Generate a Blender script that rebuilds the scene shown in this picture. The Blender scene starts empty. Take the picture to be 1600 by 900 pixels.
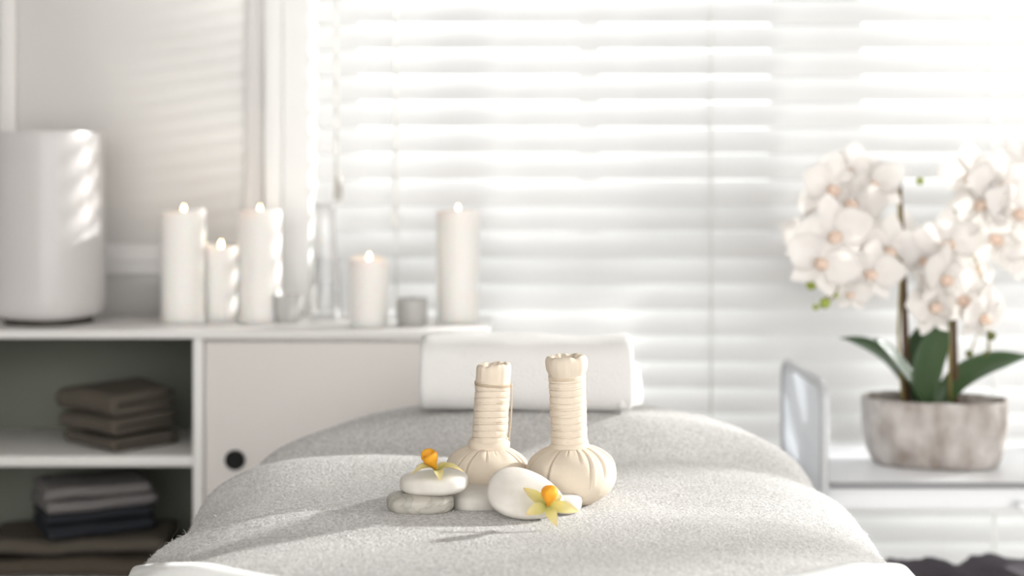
import bpy, bmesh, math, random
import numpy as np
from mathutils import Vector, Matrix, Euler, noise
random.seed(7)
PI = math.pi
scene = bpy.context.scene
C = scene.collection

# ------------------------------------------------------------------ camera, sky, sun, exposure
F = 2222.2          # focal length in pixels of the 1600 wide frame
HZ = 285.0          # eye level row
CAMZ = 1.0
cam_d = bpy.data.cameras.new('camera')
cam = bpy.data.objects.new('camera', cam_d)
C.objects.link(cam)
cam.location = (0, 0, CAMZ)
cam.rotation_euler = (PI/2, 0, 0)
cam_d.lens = 50
cam_d.sensor_width = 36
cam_d.shift_y = -(450-HZ)/1600
cam_d.clip_start = 0.05
cam_d.dof.use_dof = True
cam_d.dof.focus_distance = 1.43
cam_d.dof.aperture_fstop = 2.6
scene.camera = cam

w = bpy.data.worlds.new('overcast_sky')
scene.world = w
w.use_nodes = True
bg = w.node_tree.nodes['Background']
bg.inputs[0].default_value = (1.0, 0.992, 0.982, 1)
bg.inputs[1].default_value = 2.55

sun_d = bpy.data.lights.new('sun', 'SUN')
sun = bpy.data.objects.new('sun', sun_d)
C.objects.link(sun)
SUN_AZ, SUN_EL = math.radians(66), math.radians(19)
to_sun = Vector((math.sin(SUN_AZ)*math.cos(SUN_EL), math.cos(SUN_AZ)*math.cos(SUN_EL), math.sin(SUN_EL)))
sun.rotation_euler = to_sun.to_track_quat('Z', 'Y').to_euler()
sun.location = to_sun*6
sun_d.energy = 25.0
sun_d.angle = math.radians(2.8)
sun_d.color = (1.0, 0.98, 0.955)

scene.view_settings.view_transform = 'Standard'
scene.view_settings.look = 'None'
scene.view_settings.gamma = 1
scene.view_settings.use_curve_mapping = False
scene.view_settings.exposure = 0.57
scene.cycles.max_bounces = 10
scene.cycles.transparent_max_bounces = 24
scene.cycles.caustics_refractive = False
scene.cycles.caustics_reflective = False
scene.cycles.sample_clamp_indirect = 6

def X(px, d): return (px-800)/F*d
def Z(py, d): return CAMZ-(py-HZ)/F*d
def P(px, py, d): return Vector((X(px, d), d, Z(py, d)))

# ------------------------------------------------------------------ materials
def mat(name, col, rough=0.6, spec=0.4, **kw):
    m = bpy.data.materials.new(name)
    m.use_nodes = True
    b = m.node_tree.nodes['Principled BSDF']
    b.inputs['Base Color'].default_value = (*col, 1)
    b.inputs['Roughness'].default_value = rough
    b.inputs['Specular IOR Level'].default_value = spec
    for k, v in kw.items():
        b.inputs[k.replace('_', ' ')].default_value = v
    return m
def nd(m, t, **kw):
    n = m.node_tree.nodes.new(t)
    for k, v in kw.items(): setattr(n, k, v)
    return n
def lk(m, a, b): m.node_tree.links.new(a, b)
def coords(m, kind='Object', scale=(1, 1, 1)):
    tc = nd(m, 'ShaderNodeTexCoord'); mp = nd(m, 'ShaderNodeMapping')
    mp.inputs['Scale'].default_value = scale
    lk(m, tc.outputs[kind], mp.inputs[0])
    return mp.outputs[0]
def add_noise_color(m, c1, c2, scale, detail=4, lo=.35, hi=.65, sc=(1, 1, 1)):
    n = nd(m, 'ShaderNodeTexNoise'); n.inputs['Scale'].default_value = scale; n.inputs['Detail'].default_value = detail
    lk(m, coords(m, scale=sc), n.inputs['Vector'])
    r = nd(m, 'ShaderNodeValToRGB')
    r.color_ramp.elements[0].position = lo; r.color_ramp.elements[1].position = hi
    r.color_ramp.elements[0].color = (*c1, 1); r.color_ramp.elements[1].color = (*c2, 1)
    lk(m, n.outputs['Fac'], r.inputs[0])
    lk(m, r.outputs[0], m.node_tree.nodes['Principled BSDF'].inputs['Base Color'])
    return r
def add_bump(m, scale, strength, dist=.001, detail=3, sc=(1, 1, 1), prev=None, tex='ShaderNodeTexNoise'):
    n = nd(m, tex); n.inputs['Scale'].default_value = scale
    if 'Detail' in n.inputs: n.inputs['Detail'].default_value = detail
    lk(m, coords(m, scale=sc), n.inputs['Vector'])
    b = nd(m, 'ShaderNodeBump'); b.inputs['Strength'].default_value = strength; b.inputs['Distance'].default_value = dist
    lk(m, n.outputs['Fac'] if 'Fac' in n.outputs else n.outputs[0], b.inputs['Height'])
    if prev: lk(m, prev.outputs[0], b.inputs['Normal'])
    lk(m, b.outputs[0], m.node_tree.nodes['Principled BSDF'].inputs['Normal'])
    return b
def translucent_mix(m, col, fac):
    nt = m.node_tree
    out = nt.nodes['Material Output']; b = nt.nodes['Principled BSDF']
    t = nd(m, 'ShaderNodeBsdfTranslucent'); t.inputs[0].default_value = (*col, 1)
    mx = nd(m, 'ShaderNodeMixShader'); mx.inputs[0].default_value = fac
    lk(m, b.outputs[0], mx.inputs[1]); lk(m, t.outputs[0], mx.inputs[2]); lk(m, mx.outputs[0], out.inputs[0])

M = {}
M['wall'] = mat('wall_paint', (.56, .543, .522), .7); add_bump(M['wall'], 220, .05)
M['trim'] = mat('trim_paint', (.86, .855, .84), .45)
M['panel_trim'] = mat('panel_moulding_paint', (.74, .72, .70), .5)
M['floor'] = mat('pale_floor', (.62, .60, .57), .5); add_noise_color(M['floor'], (.56, .54, .51), (.66, .64, .61), 6, sc=(1, 8, 1))
M['lacquer'] = mat('white_lacquer', (.70, .685, .665), .35)
M['cab_front'] = mat('cabinet_door_lacquer', (.67, .637, .61), .45)
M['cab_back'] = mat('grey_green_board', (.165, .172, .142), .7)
M['cab_in'] = mat('cabinet_inner_board', (.30, .305, .275), .6)
M['black'] = mat('painted_hole_dark', (.006, .006, .006), .8)  # black paint standing in for the dark inside the uncut finger hole
M['plastic'] = mat('white_plastic', (.58, .558, .548), .3)
M['dark_plastic'] = mat('dark_plastic', (.05, .045, .04), .5)
M['wax'] = mat('white_wax', (.82, .80, .77), .45, Subsurface_Weight=.5, Subsurface_Scale=.010)
M['wax'].node_tree.nodes['Principled BSDF'].inputs['Subsurface Radius'].default_value = (1.0, .55, .35)
M['wick'] = mat('wick', (.02, .018, .015), .9)
M['tin'] = mat('grey_tin', (.43, .42, .405), .5, Metallic=.15)
M['slat'] = mat('white_slat', (.80, .80, .80), .5); translucent_mix(M['slat'], (.95, .95, .94), .27)
M['cord'] = mat('white_cord', (.85, .84, .82), .7); translucent_mix(M['cord'], (.95, .95, .93), .7)
M['tassel'] = mat('grey_tassel', (.45, .43, .40), .5)
M['frame'] = mat('window_frame_paint', (.72, .72, .72), .4)
M['cotton'] = mat('calico', (.66, .575, .47), .9, .15)
M['thread'] = mat('cotton_thread', (.56, .46, .34), .9, .1)  # tan thread, darkened to carry the shadow in the wrap grooves
M['cotton_pale'] = mat('calico_pale', (.70, .605, .495), .9, .15)
for k, s in (('cotton', .35), ('cotton_pale', .35)):
    b = add_bump(M[k], 900, .35, .0006, 2)
    wv = nd(M[k], 'ShaderNodeTexWave'); wv.inputs['Scale'].default_value = 330; wv.bands_direction = 'Z'; wv.inputs['Distortion'].default_value = 2
    lk(M[k], coords(M[k]), wv.inputs['Vector'])
    b2 = nd(M[k], 'ShaderNodeBump'); b2.inputs['Strength'].default_value = .18; b2.inputs['Distance'].default_value = .0005
    lk(M[k], wv.outputs['Fac'], b2.inputs['Height']); lk(M[k], b.outputs[0], b2.inputs['Normal'])
    lk(M[k], b2.outputs[0], M[k].node_tree.nodes['Principled BSDF'].inputs['Normal'])
M['stone_white'] = mat('white_pebble', (.74, .71, .655), .5); add_noise_color(M['stone_white'], (.62, .587, .535), (.70, .672, .62), 45)
M['stone_white'] and add_bump(M['stone_white'], 500, .08)
M['stone_grey'] = mat('veined_pebble', (.5, .48, .42), .5)
add_bump(M['stone_grey'], 400, .08)
_m = M['stone_grey']
n1 = nd(_m, 'ShaderNodeTexNoise'); n1.inputs['Scale'].default_value = 26; n1.inputs['Detail'].default_value = 6; n1.inputs['Distortion'].default_value = 1.6
lk(_m, coords(_m, scale=(1, 1, 1.5)), n1.inputs['Vector'])
r1 = nd(_m, 'ShaderNodeValToRGB'); r1.color_ramp.elements[0].position = .40; r1.color_ramp.elements[0].color = (.48, .455, .405, 1)
r1.color_ramp.elements[1].position = .62; r1.color_ramp.elements[1].color = (.43, .41, .365, 1)
e = r1.color_ramp.elements.new(.5); e.color = (.35, .333, .295, 1)
e = r1.color_ramp.elements.new(.455); e.color = (.46, .435, .385, 1)
e = r1.color_ramp.elements.new(.55); e.color = (.43, .41, .365, 1)
lk(_m, n1.outputs['Fac'], r1.inputs[0]); lk(_m, r1.outputs[0], _m.node_tree.nodes['Principled BSDF'].inputs['Base Color'])

M['wool'] = mat('grey_wool', (.5, .48, .46), .95, .1)
add_noise_color(M['wool'], (.43, .42, .41), (.72, .71, .70), 330, 5, .3, .7, sc=(.8, 1, 1))
_b = add_bump(M['wool'], 420, .6, .003, 4, sc=(.8, 1, 1))
M['fibre'] = mat('wool_fibre', (.86, .85, .84), .9, .1); translucent_mix(M['fibre'], (.86, .85, .84), .4)
M['linen'] = mat('white_linen', (.82, .82, .81), .9, .15); add_bump(M['linen'], 300, .3)
M['terry'] = mat('white_terry', (.74, .73, .715), .95, .1); add_bump(M['terry'], 420, .8, .002, 3)
M['brown_terry'] = mat('brown_terry', (.10, .087, .071), .95, .1); add_bump(M['brown_terry'], 400, .8, .002)
M['dkbrown_terry'] = mat('dark_brown_terry', (.085, .071, .056), .95, .1); add_bump(M['dkbrown_terry'], 400, .8, .002)
M['pale_terry'] = mat('pale_grey_terry', (.19, .18, .178), .95, .1); add_bump(M['pale_terry'], 400, .8, .002)
M['navy_terry'] = mat('navy_terry', (.028, .030, .036), .95, .1); add_bump(M['navy_terry'], 400, .8, .002)
M['plush'] = mat('charcoal_plush', (.115, .102, .115), .95, .1); add_bump(M['plush'], 160, 1, .006)
M['vinyl'] = mat('table_vinyl', (.55, .52, .48), .5)
M['chrome'] = mat('brushed_metal', (.62, .63, .65), .35, Metallic=.6)
M['trolley'] = mat('white_enamel', (.82, .83, .85), .3)
M['trolley_grey'] = mat('grey_enamel', (.24, .24, .25), .35)
M['trolley_rail'] = mat('pale_grey_enamel', (.50, .51, .53), .35)
M['acrylic'] = mat('frosted_acrylic', (.85, .87, .90), .3); translucent_mix(M['acrylic'], (.9, .92, .95), .45)
M['pot'] = mat('rough_stoneware', (.5, .46, .43), .85)
add_noise_color(M['pot'], (.23, .19, .165), (.54, .51, .485), 24, 7, .33, .66, sc=(1, 1, .55)); add_bump(M['pot'], 60, .8, .006, 5)
M['soil'] = mat('moss', (.10, .09, .03), 1); add_bump(M['soil'], 200, 1, .004)
M['stake'] = mat('brown_stake', (.10, .058, .032), .7)
M['stem'] = mat('orchid_stem', (.25, .20, .07), .6)
M['leaf'] = mat('orchid_leaf', (.045, .085, .035), .35); translucent_mix(M['leaf'], (.25, .34, .10), .18)
M['orchid'] = mat('orchid_petal', (.92, .90, .885), .6, .2); translucent_mix(M['orchid'], (.96, .94, .915), .5)
M['orchid_lip'] = mat('orchid_lip', (.86, .72, .62), .5); translucent_mix(M['orchid_lip'], (.9, .68, .52), .35)
M['bud'] = mat('green_bud', (.30, .36, .06), .5)
M['bud_dark'] = mat('dark_bud', (.11, .12, .03), .5)
M['petal'] = mat('yellow_petal', (.80, .70, .27), .55, .25); translucent_mix(M['petal'], (.85, .75, .22), .3)
M['lip'] = mat('orange_lip', (.90, .46, .04), .5, .3); translucent_mix(M['lip'], (.95, .5, .03), .25)

def petal_gradient():
    m = M['petal']
    tc = nd(m, 'ShaderNodeTexCoord'); sp = nd(m, 'ShaderNodeSeparateXYZ'); lk(m, tc.outputs['Generated'], sp.inputs[0])
    r = nd(m, 'ShaderNodeValToRGB')
    r.color_ramp.elements[0].position = 0; r.color_ramp.elements[0].color = (.44, .45, .13, 1)
    r.color_ramp.elements[1].position = 1; r.color_ramp.elements[1].color = (.82, .64, .36, 1)
    e = r.color_ramp.elements.new(.35); e.color = (.70, .65, .27, 1)
    e = r.color_ramp.elements.new(.75); e.color = (.80, .72, .40, 1)
    lk(m, sp.outputs[0], r.inputs[0]); lk(m, r.outputs[0], m.node_tree.nodes['Principled BSDF'].inputs['Base Color'])
petal_gradient()

def glass_mat(name, tint=(1, 1, 1), base=.05):
    m = bpy.data.materials.new(name); m.use_nodes = True
    nt = m.node_tree; nt.nodes.clear()
    out = nd(m, 'ShaderNodeOutputMaterial')
    t = nd(m, 'ShaderNodeBsdfTransparent'); t.inputs[0].default_value = (*tint, 1)
    g = nd(m, 'ShaderNodeBsdfGlossy'); g.inputs['Roughness'].default_value = .03
    lw = nd(m, 'ShaderNodeLayerWeight'); lw.inputs[0].default_value = .25
    mp = nd(m, 'ShaderNodeMath', operation='MULTIPLY_ADD'); mp.inputs[1].default_value = .8; mp.inputs[2].default_value = base
    mp.use_clamp = True
    lk(m, lw.outputs['Facing'], mp.inputs[0])
    mx = nd(m, 'ShaderNodeMixShader')
    lk(m, mp.outputs[0], mx.inputs[0]); lk(m, t.outputs[0], mx.inputs[1]); lk(m, g.outputs[0], mx.inputs[2]); lk(m, mx.outputs[0], out.inputs[0])
    return m
M['pane'] = glass_mat('window_glass', (.97, .98, .98), .04)
M['vase'] = glass_mat('clear_glass', (.985, .985, .985), .03)
def flame_mat():
    m = bpy.data.materials.new('flame'); m.use_nodes = True
    nt = m.node_tree; nt.nodes.clear()
    out = nd(m, 'ShaderNodeOutputMaterial'); e = nd(m, 'ShaderNodeEmission')
    e.inputs[0].default_value = (1, .62, .28, 1); e.inputs[1].default_value = 22
    lk(m, e.outputs[0], out.inputs[0]); return m
M['flame'] = flame_mat()

# ------------------------------------------------------------------ mesh helpers
def mesh_obj(name, V, Fc, m, parent=None, smooth=True, angle=None):
    me = bpy.data.meshes.new(name)
    me.from_pydata([tuple(v) for v in V], [], Fc)
    me.validate()
    bm = bmesh.new(); bm.from_mesh(me); bmesh.ops.recalc_face_normals(bm, faces=bm.faces)
    if angle is not None:
        for e in bm.edges:
            if len(e.link_faces) == 2 and e.calc_face_angle(0) > angle: e.smooth = False
    bm.to_mesh(me); bm.free()
    if smooth:
        me.polygons.foreach_set('use_smooth', [True]*len(me.polygons))
    me.materials.append(M[m] if isinstance(m, str) else m)
    o = bpy.data.objects.new(name, me); C.objects.link(o)
    if parent: o.parent = parent
    return o
def bm_obj(name, bm, m, parent=None, angle=.6):
    bmesh.ops.recalc_face_normals(bm, faces=bm.faces)
    for e in bm.edges:
        if len(e.link_faces) == 2 and e.calc_face_angle(0) > angle: e.smooth = False
    me = bpy.data.meshes.new(name); bm.to_mesh(me); bm.free()
    me.polygons.foreach_set('use_smooth', [True]*len(me.polygons))
    me.materials.append(M[m] if isinstance(m, str) else m)
    o = bpy.data.objects.new(name, me); C.objects.link(o)
    if parent: o.parent = parent
    return o
def box_bm(bm, x0, x1, y0, y1, z0, z1, bev=0, seg=2):
    r = bmesh.ops.create_cube(bm, size=1)
    vs = r['verts']
    bmesh.ops.scale(bm, vec=(x1-x0, y1-y0, z1-z0), verts=vs)
    bmesh.ops.translate(bm, vec=((x0+x1)/2, (y0+y1)/2, (z0+z1)/2), verts=vs)
    if bev:
        es = list({e for v in vs for e in v.link_edges})
        bmesh.ops.bevel(bm, geom=es, offset=bev, segments=seg, affect='EDGES', profile=.5)
def box(name, x0, x1, y0, y1, z0, z1, m, parent=None, bev=0.002, seg=2):
    bm = bmesh.new(); box_bm(bm, x0, x1, y0, y1, z0, z1, bev, seg)
    return bm_obj(name, bm, m, parent, .7 if not bev else 1.2)
def lathe(prof, n=48, fn=None):
    """profile of (r, z), first/last may have r=0; fn(theta, i, r, z) -> (r, z)"""
    V, Fc = [], []
    rings = []
    for i, (r, z) in enumerate(prof):
        if r == 0:
            rings.append([len(V)]); V.append((0, 0, z)); continue
        ring = []
        for k in range(n):
            t = 2*PI*k/n
            rr, zz = (r, z) if fn is None else fn(t, i, r, z)
            ring.append(len(V)); V.append((rr*math.cos(t), rr*math.sin(t), zz))
        rings.append(ring)
    for a, b in zip(rings, rings[1:]):
        for k in range(n):
            k2 = (k+1) % n
            if len(a) == 1: Fc.append((a[0], b[k], b[k2]))
            elif len(b) == 1: Fc.append((a[k], a[k2], b[0]))
            else: Fc.append((a[k], a[k2], b[k2], b[k]))
    return V, Fc
def tube(pts, rad, n=8, closed_ends=True):
    pts = [Vector(p) for p in pts]
    V, Fc = [], []
    up = Vector((0, 0, 1))
    prevn = None
    for i, p in enumerate(pts):
        t = (pts[min(i+1, len(pts)-1)]-pts[max(i-1, 0)]).normalized()
        if prevn is None:
            nrm = t.cross(up)
            if nrm.length < 1e-4: nrm = t.cross(Vector((1, 0, 0)))
        else:
            nrm = prevn - t*prevn.dot(t)
        nrm.normalize(); prevn = nrm
        bn = t.cross(nrm)
        r = rad(i/(len(pts)-1)) if callable(rad) else rad
        for k in range(n):
            a = 2*PI*k/n
            V.append(p+nrm*math.cos(a)*r+bn*math.sin(a)*r)
    for i in range(len(pts)-1):
        for k in range(n):
            k2 = (k+1) % n
            Fc.append((i*n+k, i*n+k2, (i+1)*n+k2, (i+1)*n+k))
    if closed_ends:
        Fc.append(tuple(range(n))); Fc.append(tuple(range((len(pts)-1)*n, len(pts)*n)))
    return V, Fc
def bez(p0, p1, p2, n=16):
    p0, p1, p2 = Vector(p0), Vector(p1), Vector(p2)
    return [p0*(1-t)**2+p1*2*t*(1-t)+p2*t*t for t in [i/n for i in range(n+1)]]
def grid_faces(nu, nv, wrap=False):
    Fc = []
    for i in range(nu-1):
        for j in range(nv if wrap else nv-1):
            j2 = (j+1) % nv
            Fc.append((i*nv+j, i*nv+j2, (i+1)*nv+j2, (i+1)*nv+j))
    return Fc
def empty(name, loc, rz=0):
    o = bpy.data.objects.new(name, None); C.objects.link(o)
    o.location = loc; o.rotation_euler = (0, 0, rz); o.empty_display_size = .02
    return o
def tag(o, label, cat, group=None, kind=None):
    o['label'] = label; o['category'] = cat
    if group: o['group'] = group
    if kind: o['kind'] = kind
    return o
def struct(o):
    o['kind'] = 'structure'; return o
def nz(x, y, z, s=1.0): return noise.noise(Vector((x*s, y*s, z*s)))

# ------------------------------------------------------------------ room shell
WD = 2.47                       # wall face
WX0, WX1 = X(485, WD), 4.0     # window opening
WZ0, WZ1 = .29, 2.34
bm = bmesh.new()
for b in ((-1.9, WX0, 0, 2.6), (WX1, 4.3, 0, 2.6), (WX0, WX1, 0, WZ0), (WX0, WX1, WZ1, 2.6)):
    box_bm(bm, b[0], b[1], WD, WD+.20, b[2], b[3])
wall = struct(bm_obj('wall_back', bm, 'wall'))
struct(box('floor', -1.9, 4.3, -2.2, WD+.2, -.05, 0, 'floor', None, 0))
struct(box('ceiling', -1.9, 4.3, -2.2, WD+.2, 2.6, 2.65, 'wall', None, 0))
struct(box('wall_left', -1.95, -1.9, -2.2, WD+.2, 0, 2.6, 'wall', None, 0))
struct(box('wall_right', 4.3, 4.35, -2.2, WD+.2, 0, 2.6, 'wall', None, 0))
struct(box('baseboard_back', -1.9, 4.3, WD-.014, WD, 0, .09, 'trim'))
# raised wall panel: picture-frame moulding left of the window
def strip(name, x0, x1, z0, z1, d=.012, m='panel_trim'):
    bm = bmesh.new()
    if x1-x0 < z1-z0:
        ww = x1-x0
        box_bm(bm, x0, x1, WD-d, WD, z0, z1, .002); box_bm(bm, x0+ww*.28, x0+ww*.62, WD-d-.007, WD-d+.001, z0, z1, .003)
    else:
        ww = z1-z0
        box_bm(bm, x0, x1, WD-d, WD, z0, z1, .002); box_bm(bm, x0, x1, WD-d-.007, WD-d+.001, z0+ww*.4, z0+ww*.75, .003)
    return struct(bm_obj(name, bm, m))
strip('trim_1', X(2, WD), X(27, WD), Z(428, WD), 2.45)
strip('trim_2', X(384, WD), X(410, WD), Z(428, WD), 2.45)
strip('trim_3', X(27, WD), X(384, WD), Z(428, WD), Z(380, WD))
# window casing (left side, sill, head)
bm = bmesh.new()
box_bm(bm, X(414, WD-.03), X(440, WD-.03), WD-.034, WD, WZ0-.035, 2.415, .003)
box_bm(bm, X(440, WD-.03), X(484, WD-.03), WD-.020, WD, WZ0-.035, 2.415, .003)
struct(bm_obj('trim_4', bm, 'trim'))
struct(box('trim_5', WX0-.01, WX1+.06, WD-.05, WD+.001, WZ0-.035, WZ0, 'trim'))
struct(box('trim_6', WX1, WX1+.075, WD-.03, WD, WZ0-.035, 2.415, 'trim'))
struct(box('trim_7', WX0, WX1, WD-.03, WD, WZ1, WZ1+.075, 'trim'))

# window_1: frame, stiles, rail, panes
FD = 2.60
win = struct(empty('window_1', (0, 0, 0)))
def fr(name, x0, x1, z0, z1, d0=FD-.02, d1=FD+.03): return box(name, x0, x1, d0, d1, z0, z1, 'frame', win, .004)
fr('jamb', WX0, WX0+.075, WZ0, WZ1); fr('jamb', WX1-.075, WX1, WZ0, WZ1)
fr('head_rail', WX0, WX1, WZ1-.06, WZ1); fr('bottom_rail', WX0, WX1, WZ0, WZ0+.06)
STX = [(.12, .16), (.47, .635), (1.45, 1.53), (2.2, 2.28), (3.0, 3.08)]
fr('stile', *STX[0], WZ0, WZ1, FD-.015, FD+.015)
for st in STX[1:]: fr('stile', *st, WZ0, WZ1, FD-.03, FD+.012)
TZ0, TZ1 = Z(360, FD), Z(318, FD)
edges = [WX0+.075]+[v for st in STX for v in st]+[WX1-.075]
for i in range(0, len(edges), 2):
    fr('cross_rail', edges[i], edges[i+1], TZ0, TZ1)
    for z0, z1 in ((WZ0+.06, TZ0), (TZ1, WZ1-.06)):
        box('pane', edges[i], edges[i+1], FD+.004, FD+.010, z0, z1, 'pane', win, 0)

# ------------------------------------------------------------------ venetian blind
BD = 2.505
PITCH = 40.35*BD/F
TILT = math.radians(58)
blind = tag(empty('venetian_blind', (0, BD, 0)), 'white horizontal slat blind with cords filling the bright window', 'blind')
SW = .052
nseg = 8
BX0, BX1 = WX0+.004, WX1-.004
V, Fc = [], []
for sx in (BX0, BX1):
    for side in (0, 1):
        for i in range(nseg+1):
            u = (i/nseg-.5)*SW
            crown = .0035*(1-(2*u/SW)**2)
            # +u is the lower, room-side edge; crown bulges to the room side
            y = -u*math.cos(TILT) - crown*math.sin(TILT)
            z = -u*math.sin(TILT) + crown*math.cos(TILT)
            if side: y += .0009*math.sin(TILT); z -= .0009*math.cos(TILT)
            V.append((sx, y, z))
n = nseg+1
for i in range(nseg):
    Fc.append((i, i+1, 2*n+i+1, 2*n+i)); Fc.append((n+i, n+i+1, 3*n+i+1, 3*n+i))
Fc.append((0, n, 3*n, 2*n)); Fc.append((nseg, n+nseg, 3*n+nseg, 2*n+nseg))
for o_ in (0, 2*n): Fc.append(tuple([o_+i for i in range(n)]+[o_+n+i for i in reversed(range(n))]))
# lowest edge of a reference slat sits at row 280
zc_ref = Z(280, BD-.014)+SW/2*math.sin(TILT)
slat0 = None
for k in range(-25, 24):
    zc = zc_ref - (k*PITCH)
    if zc < WZ0+.035 or zc > WZ1-.06: continue
    if slat0 is None:
        slat0 = mesh_obj('slat', V, Fc, 'slat', blind, True, .8); s = slat0
    else:
        s = slat0.copy(); C.objects.link(s); s.parent = blind
    s.location = (0, 0, zc); s.rotation_euler = (random.uniform(-.02, .02), random.uniform(-.0007, .0007), 0)
    last_z = zc
box('bottom_bar', BX0, BX1, -.025, .025, last_z-.043, last_z-.028, 'trim', blind, .003)
box('head_box', BX0, BX1, -.03, .03, WZ1-.045, WZ1-.001, 'trim', blind, .003)
for px in (621, 1108, 1545, 2250, 2950, 3700):
    x = X(px, BD)
    box('ladder_cord', x-.0018, x+.0018, -.0275, -.0262, last_z-.04, WZ1-.03, 'cord', blind, 0)
    box('ladder_cord', x-.0018, x+.0018, .0262, .0275, last_z-.04, WZ1-.03, 'cord', blind, 0)
pc = box('pull_cord', X(619, BD)-.0011, X(619, BD)+.0011, -.040, -.036, Z(332, BD), WZ1-.03, 'cord', blind, 0)
V, Fc = lathe([(0, -.012), (.006, -.010), (.0068, -.002), (.004, .012), (.002, .018), (0, .0185)], 14)
t = mesh_obj('cord_tassel', V, Fc, 'cord', pc); t.location = (X(619, BD), -.038, Z(340, BD))
pc = box('pull_cord', X(530, BD)-.0028, X(530, BD)+.0028, -.046, -.040, Z(275, BD), WZ1-.03, 'cord', blind, 0)
V, Fc = lathe([(0, -.024), (.006, -.023), (.0075, -.015), (.0065, .01), (.004, .022), (0, .024)], 14)
t = mesh_obj('cord_tassel', V, Fc, 'tassel', pc); t.location = (X(533, BD), -.043, Z(292, BD)); t['label'] = 'grey cord tassel'

# ------------------------------------------------------------------ cabinet
CF, CB = 2.20, 2.452
CX0, CXR = -1.02, X(764, CF)
cab = tag(empty('cabinet', (0, 0, 0)), 'low white sideboard with open shelves and a sliding door', 'cabinet')
TOPZ = Z(516, CF)
def cb(name, x0, x1, y0, y1, z0, z1, m='lacquer', bev=.0015): return box(name, x0, x1, y0, y1, z0, z1, m, cab, bev)
cb('top_panel', CX0, CXR, CF-.006, CB, TOPZ-.0125, TOPZ)
inz = TOPZ-.0125
DV0, DV1 = X(301, CF), X(317, CF)
cb('divider', DV0, DV1, CF, CB-.006, .06, inz)
cb('side_panel', CX0, CX0+.016, CF, CB-.006, .06, inz)
cb('side_panel', CXR-.020, CXR-.004, CF, CB-.006, .06, inz)
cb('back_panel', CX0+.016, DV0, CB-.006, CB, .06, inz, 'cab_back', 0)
cb('back_panel', DV0, CXR-.004, CB-.006, CB, .06, inz, 'cab_in', 0)
SH1 = Z(713, CF); SH2 = .3815
cb('shelf', CX0+.016, DV0, CF+.001, CB-.006, SH1-.0165, SH1)
cb('shelf', CX0+.016, DV0, CF+.001, CB-.006, SH2-.0165, SH2)
cb('bottom_panel', CX0+.016, CXR-.020, CF+.001, CB-.006, .06, .078)
for x in (CX0+.05, CXR-.06):
    for y in (CF+.04, CB-.05):
        cb('foot', x-.015, x+.015, y-.015, y+.015, 0, .06, 'chrome')
# front edge rail and the door; a black disc paints the finger hole's dark
cb('front_rail', DV1, CXR-.020, CF+.001, CF+.008, inz-.0045, inz, 'cab_front', 0)
dz0, dz1 = .082, inz-.006
door = cb('door', DV1+.0015, CXR-.021, CF+.008, CF+.026, dz0, dz1, 'cab_front', .001)
hx, hz = X(366, CF), Z(720, CF)
V, Fc = lathe([(0, .0035), (.0128, .0035), (.0142, -.0004), (.0155, -.0004), (.0158, .0006), (.0155, .001)], 40)
fh = mesh_obj('finger_hole_disc', [(a, c, b) for a, b, c in V], Fc, 'black', door, True, .5)
fh.location = (hx, CF+.0042, hz); fh['label'] = 'round black disc painting the dark of the finger hole'

# ------------------------------------------------------------------ folded cloth helpers
def ribbon_extrude(path, th, L, nl, seed, amp, xext=None, scale=14):
    """path = list of (u,z) centre line; ribbon of thickness th extruded along x of length L"""
    n = len(path)
    out = []
    for s in (1, -1):
        side = []
        for i, p in enumerate(path):
            a = Vector(path[max(i-1, 0)]); b = Vector(path[min(i+1, n-1)])
            t = (b-a).normalized(); nn = Vector((-t.y, t.x))
            k = th/2
            if i in (0, n-1): k *= .55
            q = Vector(p)+nn*k*s
            side.append((q.x, q.y, i/(n-1)))
        out.append(side)
    ring = out[0]+out[1][::-1]
    m = len(ring)
    V = []
    for j in range(nl+1):
        f = j/nl
        e = min(f, 1-f)*L
        pinch = 1-.35*max(0, 1-e/(th*.5))**2
        for (u, z, s) in ring:
            x = (f-.5)*(L+(xext(s) if xext else 0)*1.0)
            # soften the two ends by pulling the outline to the ribbon centre
            idx = min(int(s*(n-1)+.5), n-1)
            cu, cz = path[idx]
            uu = cu+(u-cu)*pinch; zz = cz+(z-cz)*pinch
            d = Vector((nz(x+seed, uu, zz, scale), nz(x, uu+seed, zz, scale), nz(x, uu, zz+seed, scale)))*amp
            V.append((x+d.x, uu+d.y, zz+d.z))
    Fc = grid_faces(nl+1, m, True)
    Fc.append(tuple(range(m))); Fc.append(tuple(range(nl*m, nl*m+m)))
    return V, Fc
def serp(W, th, layers, seg=10, gap=0.0006, sag=0.0):
    """serpentine fold path in (u,z); first bend on the -u side (towards viewer)"""
    pts = []
    st = th+gap
    for l in range(layers):
        z = th/2+l*st
        us = [(-.5+i/seg)*W for i in range(seg+1)]
        if l % 2 == 0: us = us[::-1]
        pts += [(u, z) for u in us]
        if l < layers-1:
            sgn = -1 if l % 2 == 0 else 1
            for a in range(1, 8):
                ang = PI*a/8
                pts.append((sgn*(W/2+math.sin(ang)*st/2*1.05), z+st/2-math.cos(ang)*st/2))
    return pts
def settle(o, z):
    """rest the mesh on height z"""
    lo = min((v.co.z for v in o.data.vertices))
    for v in o.data.vertices: v.co.z -= lo
    o.location.z = z
def folded(name, L, W, th, layers, m, loc, rz, seed, amp=.003, top=None):
    V, Fc = ribbon_extrude(serp(W, th, layers), th, L, 22, seed, amp)
    if top: V = [top(Vector(v)) for v in V]
    o = mesh_obj(name, V, Fc, m, None, True)
    o.rotation_euler = (0, 0, rz); o.location = loc
    settle(o, loc[2])
    return o, max(v.co.z for v in o.data.vertices)+loc[2]
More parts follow.
